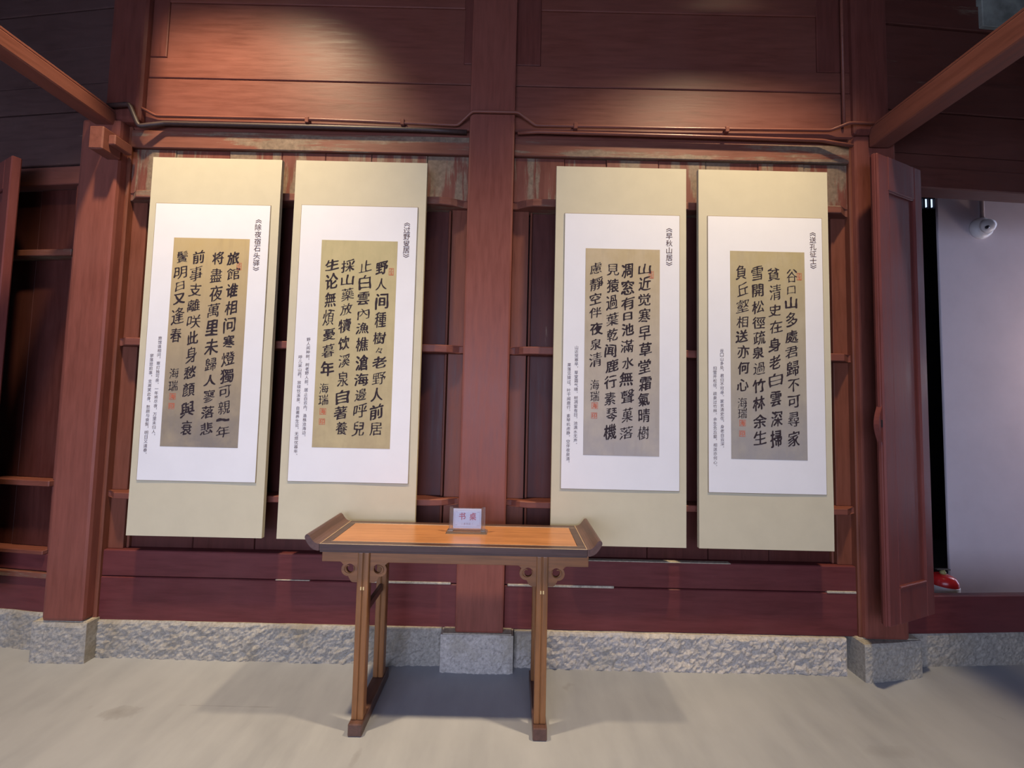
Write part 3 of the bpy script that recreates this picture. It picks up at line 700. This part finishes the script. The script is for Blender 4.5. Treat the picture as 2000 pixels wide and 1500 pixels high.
for si, P in enumerate(POEMS):
    rng = random.Random(100 + si)
    x0, x1 = P['x']; sc_ = empty('hanging_scroll', ((x0 + x1) / 2, 0.02, Z0), label=P['label'], cat='scroll', group='calligraphy panels on the timber wall')
    # mount: a slightly wavy board wrapped in cloth
    bm = bmesh.new(); nx, nz = 14, 34; g = []
    for j in range(nz + 1):
        row = []
        for i in range(nx + 1):
            x = x0 + (x1 - x0) * i / nx; z = Z0 + (Z1 - Z0) * j / nz
            yy = 0.0015 * noise.noise(Vector((x * 2.5, z * 3, si * 9))) 
            row.append(bm.verts.new((x, yy, z)))
        g.append(row)
    for j in range(nz):
        for i in range(nx): bm.faces.new((g[j][i], g[j][i + 1], g[j + 1][i + 1], g[j + 1][i]))
    ring = [g[0][i] for i in range(nx + 1)] + [g[j][nx] for j in range(1, nz + 1)] + [g[nz][i] for i in range(nx - 1, -1, -1)] + [g[j][0] for j in range(nz - 1, 0, -1)]
    bk_ = [bm.verts.new((v.co.x, 0.024, v.co.z)) for v in ring]; n = len(ring)
    for i in range(n): bm.faces.new((ring[i], ring[(i + 1) % n], bk_[(i + 1) % n], bk_[i]))
    bm.faces.new(bk_)
    link('mount', bm, M['cloth'], sc_)
    a, b_, c0, c1 = P['paper']
    bo = box('printed_border', a - 0.003, b_ + 0.003, -0.0032, 0.004, c0 - 0.003, c1 + 0.003, M['border'], sc_, 0)
    box('paper_panel', a, b_, -0.0040, 0.004, c0, c1, M['paper'], sc_, 0)
    u0, u1, v0, v1 = P['art']
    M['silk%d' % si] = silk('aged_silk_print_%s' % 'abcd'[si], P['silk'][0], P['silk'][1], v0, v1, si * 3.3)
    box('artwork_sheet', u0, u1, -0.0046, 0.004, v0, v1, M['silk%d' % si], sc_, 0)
    W_, H_ = u1 - u0, v1 - v0
    sp = []
    for (txt, u, va, vb) in P['cols']:
        n = len(txt); wts = [SIZES.get(c, 1.0) * rng.uniform(.86, 1.12) if c not in '一' else .5 for c in txt]; tot = sum(wts); acc = 0
        for k, c in enumerate(txt):
            cell = (vb - va) * wts[k] / tot; vc = va + (vb - va) * acc / tot + cell / 2; acc += wts[k]
            heavy = rng.random()
            hh = cell * H_ * rng.uniform(.70, .86); ww = 0.166 * W_ * rng.uniform(.84, 1.04) * (0.95 if SIZES.get(c, 1) < 1 else 1)
            if c == '一': hh = 0.012; ww = 0.16 * W_
            if c == '々': ww = .08 * W_
            if c == '口' or c == '日': ww = .11 * W_
            sp += glyph_splines(c, u0 + u * W_ + rng.uniform(-.012, .012) * W_, v1 - vc * H_, ww, hh,
                                brush=1.25, weight=-0.009 + 0.028 * heavy, shear=rng.uniform(.12, .30), rot=rng.uniform(-.06, .03), rng=rng)
    for k, c in enumerate('海瑞'):
        sp += glyph_splines(c, u0 + P['sign'][0] * W_, v1 - P['sign'][1 + k] * H_, 0.12 * W_, 0.05 * H_, brush=1.0, weight=-0.006, shear=.15, rng=rng)
    ink_mesh('calligraphy', sp, -0.0051, M['ink'], sc_)
    # seals: a carved square with white characters left out
    def seal(cu_, cv, w, h, txt):
        cx, cz = u0 + cu_ * W_, v1 - cv * H_
        s_ = [[rect_sp(cx - w / 2, cx + w / 2, cz - h / 2, cz + h / 2), rect_sp(cx - w / 2 + .0022, cx + w / 2 - .0022, cz - h / 2 + .0022, cz + h / 2 - .0022)[::-1]]]
        for q, c in enumerate(txt):
            s_ += glyph_splines(c, cx, cz + (h / 4 if q == 0 else -h / 4) * (len(txt) > 1), w * .74, h * (.40 if len(txt) > 1 else .78), weight=0.02)
        ink_mesh('seal_stamp', s_, -0.0050, M['seal'], sc_)
    seal(P['sign'][0], P['seals'][0], .036, .036, '海')
    seal(P['sign'][0] - .005, P['seals'][1], .034, .034, '印')
    seal(P['top'][0], P['top'][1], .028, .042, '之玉')
    # title down the right edge of the paper
    pw, ph = b_ - a, c1 - c0; sp = []
    tt = '《' + P['title'] + '》'; n = len(tt); va, vb = P['tv']
    for k, c in enumerate(tt):
        cz = c1 - (va + (vb - va) * k / (n - 1)) * ph; cx = a + P['tu'] * pw
        if c in '《》':
            s_ = 1 if c == '《' else -1
            for dz in (0, .0105):
                z_ = cz + s_ * (-.004 + dz) - s_ * .006
                t_ = .0042
                pts = [(cx - .017, z_ - s_ * .009), (cx, z_), (cx + .017, z_ - s_ * .009), (cx + .017, z_ - s_ * .009 + s_ * t_), (cx, z_ + s_ * t_), (cx - .017, z_ - s_ * .009 + s_ * t_)]
                sp.append([pts])
        else:
            sp += glyph_splines(c, cx, cz, .038, .038, brush=.35, weight=0.004, shear=.06, rng=rng, stretch=False)
    ink_mesh('title_text', sp, -0.0046, M['ink_small'], sc_)
    sp = []
    for txt, u, va, vb in ((P['cap'][0], .116, .488, .852), (P['cap'][1], .055, .552, .918)):
        n = len(txt)
        for k, c in enumerate(txt):
            cz = c1 - (va + (vb - va) * (k + .5) / n) * ph; cx = a + u * pw
            if c in '，。': sp += glyph_splines(c, cx + .007, cz + .007, .006, .008, stretch=False)
            else: sp += glyph_splines(c, cx, cz, .021, .021, weight=0.002, shear=.05, stretch=False)
    ink_mesh('caption_text', sp, -0.0046, M['ink_small'], sc_)['kind'] = 'stuff'
    for xs_ in (x0 + 0.15, x1 - 0.15):
        box('hanger_block', xs_ - 0.02, xs_ + 0.02, 0.022, BW + 0.002, 2.80, 2.84, M['brown'], sc_, 0.002)

# ---------------------------------------------------------------- altar table
TX, TZ = -0.251, 0.843
tabx0, tabx1, taby0, taby1 = -0.865, 0.363, -0.404, -0.053
t = empty('altar_table', (TX, -0.25, 0), label='narrow brown wooden side table with upturned ends and orange top panel', cat='table')
def frame_ring(name, x0, x1, y0, y1, w, z0, z1, mat):
    for (a, b_, c, d) in ((x0, x1, y0, y0 + w), (x0, x1, y1 - w, y1)):
        box(name, a, b_, c, d, z0, z1, mat, t, 0.0015)
    for (a, b_) in ((x0, x0 + w), (x1 - w, x1)):
        box(name, a, b_, y0 + w, y1 - w, z0, z1, mat, t, 0.0015)
frame_ring('top_frame', tabx0, tabx1, taby0, taby1, 0.040, TZ - 0.030, TZ, M['dark_x'])
box('top_panel', tabx0 + 0.040, tabx1 - 0.040, taby0 + 0.040, taby1 - 0.040, TZ - 0.028, TZ - 0.0012, M['burl'], t, 0.001)
bm = bmesh.new()
e = 0.0026
for (a, b_, c, d) in ((tabx0 + .001, tabx1 - .001, taby0 + .001, taby0 + .001 + e), (tabx0 + .001, tabx0 + .001 + e, taby0, taby1), (tabx1 - .001 - e, tabx1 - .001, taby0, taby1), (tabx0 + .038, tabx1 - .038, taby0 + .0375, taby0 + .0375 + e * .7), (tabx0 + .038, tabx1 - .038, taby1 - .0395, taby1 - .0395 + e * .7)):
    add_box(bm, a, b_, c, d, TZ - 0.001, TZ + 0.0008)
link('inlay_line', bm, M['line'], t)
for s, xe in ((-1, tabx0), (1, tabx1)):
    top = [(0, 0), (.012, .001), (.022, .006), (.031, .014), (.040, .026), (.047, .036), (.054, .041), (.062, .040), (.067, .033), (.067, .024), (.062, .014)]
    bot = [(.056, .004), (.049, -.006), (.040, -.016), (.028, -.025), (.014, -.030), (0, -.031)]
    pts = [(xe + s * u, TZ + w) for u, w in top + bot]
    bm = bmesh.new(); prism_pts(bm, pts, 'y', taby0 - 0.001, taby1 + 0.001)
    o = link('upturned_end', bm, M['dark_y'], t)
box('top_edge', tabx0, tabx1, taby0 + 0.006, taby1 - 0.006, TZ - 0.040, TZ - 0.030, M['dark_x'], t, 0.002)
LXs = (-0.668, 0.160); LY0, LY1 = -0.383, -0.338; BY0, BY1 = -0.108, -0.063
AZ1 = TZ - 0.040; AZ0 = AZ1 - 0.052
for yy in ((LY0 + .012, LY0 + .030), (BY1 - .030, BY1 - .012)):
    box('apron', tabx0 + 0.0, tabx1 + 0.012, yy[0], yy[1], AZ0, AZ1, M['apron'], t, 0.002)
for xe in (tabx0 + .002, tabx1 - .006):
    box('end_apron', xe, xe + .014, LY0 + .030, BY1 - .030, AZ0, AZ1, M['apron'], t, 0.002)
def bracket(cx, s, y0, y1):
    """cloud-head spandrel with a pierced curl on one side of a leg"""
    o = [(0.020, 0.0), (0.115, 0.0), (0.104, -0.006), (0.098, -0.014)]
    # outer curl bulging outwards
    cxx, czz, r = 0.074, -0.036, 0.031
    for k in range(0, 9):
        a_ = R(50 - k * 18); o.append((cxx + r * math.cos(a_), czz + r * math.sin(a_)))
    o += [(0.066, -0.078), (0.060, -0.088), (0.050, -0.094), (0.020, -0.094)]
    # pierced hole: comma shape opened at top
    hole = []
    hx, hz, hr = 0.066, -0.031, 0.0215
    for k in range(12):
        a_ = 2 * math.pi * k / 12; hole.append((hx + hr * math.cos(a_) * (1 if math.cos(a_) < 0 else .8), hz + hr * math.sin(a_)))
    cu = bpy.data.curves.new('b', 'CURVE'); cu.dimensions = '2D'; cu.fill_mode = 'BOTH'; cu.extrude = (y1 - y0) / 2
    for P_ in (o, hole):
        sp_ = cu.splines.new('POLY'); sp_.points.add(len(P_) - 1); sp_.use_cyclic_u = True
        for i, (a_, c_) in enumerate(P_): sp_.points[i].co = (a_, c_, 0, 1)
    ob = bpy.data.objects.new('b', cu); COL.objects.link(ob)
    dg = bpy.context.evaluated_depsgraph_get(); dg.update(); me = bpy.data.meshes.new_from_object(ob.evaluated_get(dg))
    bpy.data.objects.remove(ob); bpy.data.curves.remove(cu)
    b2 = bmesh.new(); b2.from_mesh(me); bpy.data.meshes.remove(me)
    bmesh.ops.remove_doubles(b2, verts=b2.verts, dist=1e-5)
    for v in b2.verts: v.co = Vector((cx + s * v.co.x, (y0 + y1) / 2 + v.co.z, AZ0 + 0.002 + v.co.y))
    br = link('bracket', b2, M['apron'], t)
    # raised volute bead around the curl
    b3 = bmesh.new(); pp = []
    for k in range(15):
        a_ = R(150 + k * 22); rr = 0.0225 + 0.0004 * k if k < 9 else 0.0257 - 0.0024 * (k - 8)
        pp.append((cx + s * (hx + .002 + rr * math.cos(a_)), y0 - 0.001, AZ0 + 0.002 + hz + rr * math.sin(a_)))
    tube(b3, pp, 0.0026, 6); link('curl_bead', b3, M['apron'], br, True)
for cx in LXs:
    for (ya, yb2) in ((LY0, LY1), (BY0, BY1)):
        bm = bmesh.new(); w = 0.027
        # two rounded ridges with a groove between, on front and back
        for s in (-1, 1):
            add_box(bm, cx + (s - 1) * w / 2 + (0.0008 if s > 0 else 0), cx + (s + 1) * w / 2 - (0.0008 if s < 0 else 0), ya, yb2, 0.054, AZ1, 0.008, seg=3)
        add_box(bm, cx - 0.003, cx + 0.003, ya + 0.006, yb2 - 0.006, 0.054, AZ1)
        lg = link('leg', bm, M['leg'], t)
        if ya == LY0:
            for dx in (-.006, .006): box('peg', cx + dx - .003, cx + dx + .003, ya - .0006, ya + .006, 0.630, 0.645, M['gold'], lg, 0)
    for s in (-1, 1):
        bracket(cx, s, LY0 + .013, LY0 + .029); bracket(cx, s, BY1 - .029, BY1 - .013)
    box('foot_runner', cx - 0.032, cx + 0.032, LY0 - 0.022, BY1 + 0.045, 0.0, 0.055, M['dark_y'], t, 0.004)
    box('stretcher', cx - 0.010, cx + 0.010, LY1 - 0.004, BY0 + 0.004, 0.50, 0.535, M['dark_y'], t, 0.002)
    box('stretcher', cx - 0.010, cx + 0.010, LY1 - 0.004, BY0 + 0.004, AZ0 - 0.01, AZ1, M['apron'], t, 0.002)

# ---------------------------------------------------------------- sign on the table
SXc, SY = -0.2125, -0.20
sg = empty('sign_holder', (SXc, SY, TZ), label='clear acrylic sign holder standing on the table top', cat='sign holder')
ZT = TZ + 0.0009
box('base_plate', SXc - 0.1035, SXc + 0.1035, SY - 0.034, SY + 0.034, ZT, ZT + 0.005, M['acrylic'], sg, 0.0015)
for s in (-1, 1):
    xx = SXc + s * 0.083
    box('upright', xx - 0.008, xx + 0.008, SY - 0.006, SY + 0.008, ZT + 0.005, ZT + 0.126, M['acrylic'], sg, 0.002)
    box('foot', xx - 0.015, xx + 0.015, SY - 0.020, SY + 0.018, ZT + 0.005, ZT + 0.014, M['acrylic'], sg, 0.004, seg=2)
box('pane', SXc - 0.0735, SXc + 0.0735, SY - 0.0050, SY - 0.0025, ZT + 0.012, ZT + 0.122, M['acrylic'], sg, 0.0005)
cx = SXc + 0.0; cz0, cz1 = ZT + 0.019, ZT + 0.117
kd = empty('sign_card', (cx, SY, cz0), label='white card with red characters held in the clear sign holder', cat='sign')
box('card_sheet', cx - 0.071, cx + 0.071, SY - 0.0012, SY + 0.0002, cz0, cz1, M['card'], kd, 0)
g1 = glyph_splines('书', cx - 0.026, cz0 + 0.060, 0.034, 0.036, brush=.4, weight=.010, shear=.05, rng=random.Random(1)); sp = g1 + glyph_splines('桌', cx + 0.028, cz0 + 0.060, 0.034, 0.038, brush=.4, weight=.010, shear=.03, rng=random.Random(2))
ink_mesh('card_text', sp[:len(g1)], SY - 0.0017, M['cardred'], kd); ink_mesh('card_text', sp[len(g1):], SY - 0.0017, M['cardred'], kd)
sp = []
for k, c in enumerate('（复制品）'): sp += glyph_splines(c, cx - 0.026 + .013 * k, cz0 + 0.023, .010, .010, stretch=False, weight=.008)
ink_mesh('card_small_text', sp, SY - 0.0017, M['cardpink'], kd)
a, b_, c0, c1 = cx - .065, cx + .065, cz0 + .007, cz1 - .007
sp = [[rect_sp(a, b_, c0, c1), rect_sp(a + .0012, b_ - .0012, c0 + .0012, c1 - .0012)[::-1]]]
for sx in (0, 1):
    for sz in (0, 1):
        px_ = (a + .009) if not sx else (b_ - .009); pz_ = (c0 + .009) if not sz else (c1 - .009)
        sp.append([rect_sp(px_ - .005, px_ + .005, pz_ - .0008, pz_ + .0008)])
ink_mesh('card_border', sp, SY - 0.0017, M['cardpink'], kd)

# ---------------------------------------------------------------- things beyond the doorway
dc = empty('security_camera', (3.925, 1.0, 3.08), label='white dome security camera on the pale wall beyond the doorway', cat='camera')
bm = bmesh.new(); lathe(bm, [(0.085, 0.0), (0.092, 0.012), (0.088, 0.03), (0.07, 0.05), (0.064, 0.052)], 3.925, 1.0, 3.07, 'y'); link('housing', bm, M['white'], dc, True)
bm = bmesh.new(); lathe(bm, [(0.060, 0.05), (0.054, 0.075), (0.036, 0.095), (0.01, 0.103)], 3.925, 1.0, 3.07, 'y'); link('dome', bm, M['white'], dc, True)
bm = bmesh.new(); lathe(bm, [(0.014, 0.085), (0.012, 0.098)], 3.885, 1.0, 3.045, 'y', 12); link('lens', bm, M['glassdark'], dc, True)
wc = empty('wall_conduit', (3.95, 0.99, 3.15), label='vertical grey conduit running up from the dome camera', cat='conduit')
bm = bmesh.new(); tube(bm, [(3.94, 0.985, 3.15), (3.95, 0.985, 5.2)], 0.014); link('pipe', bm, M['grey_metal'], wc, True)
ex = empty('fire_extinguisher', (2.925, 0.455, 0), label='red fire extinguisher standing behind the doorway threshold', cat='extinguisher')

bm = bmesh.new(); lathe(bm, [(0.070, -0.035), (0.075, 0.01), (0.075, 0.325), (0.073, 0.35), (0.062, 0.374), (0.042, 0.388), (0.02, 0.392)], 2.925, 0.455, 0.035); link('cylinder', bm, M['extred'], ex, True)
bm = bmesh.new(); lathe(bm, [(0.0755, 0.16), (0.0765, 0.162), (0.0765, 0.322), (0.0755, 0.324)], 2.925, 0.455, 0.035); link('label_band', bm, M['white'], ex, True)
bm = bmesh.new(); lathe(bm, [(0.016, 0.39), (0.016, 0.408), (0.011, 0.41), (0.011, 0.42)], 2.925, 0.455, 0.035, seg=14); vv = link('valve', bm, M['olive'], ex, True)
box('handle', 2.88, 2.97, 0.445, 0.465, 0.453, 0.46, M['cable_black'], vv, 0.002)
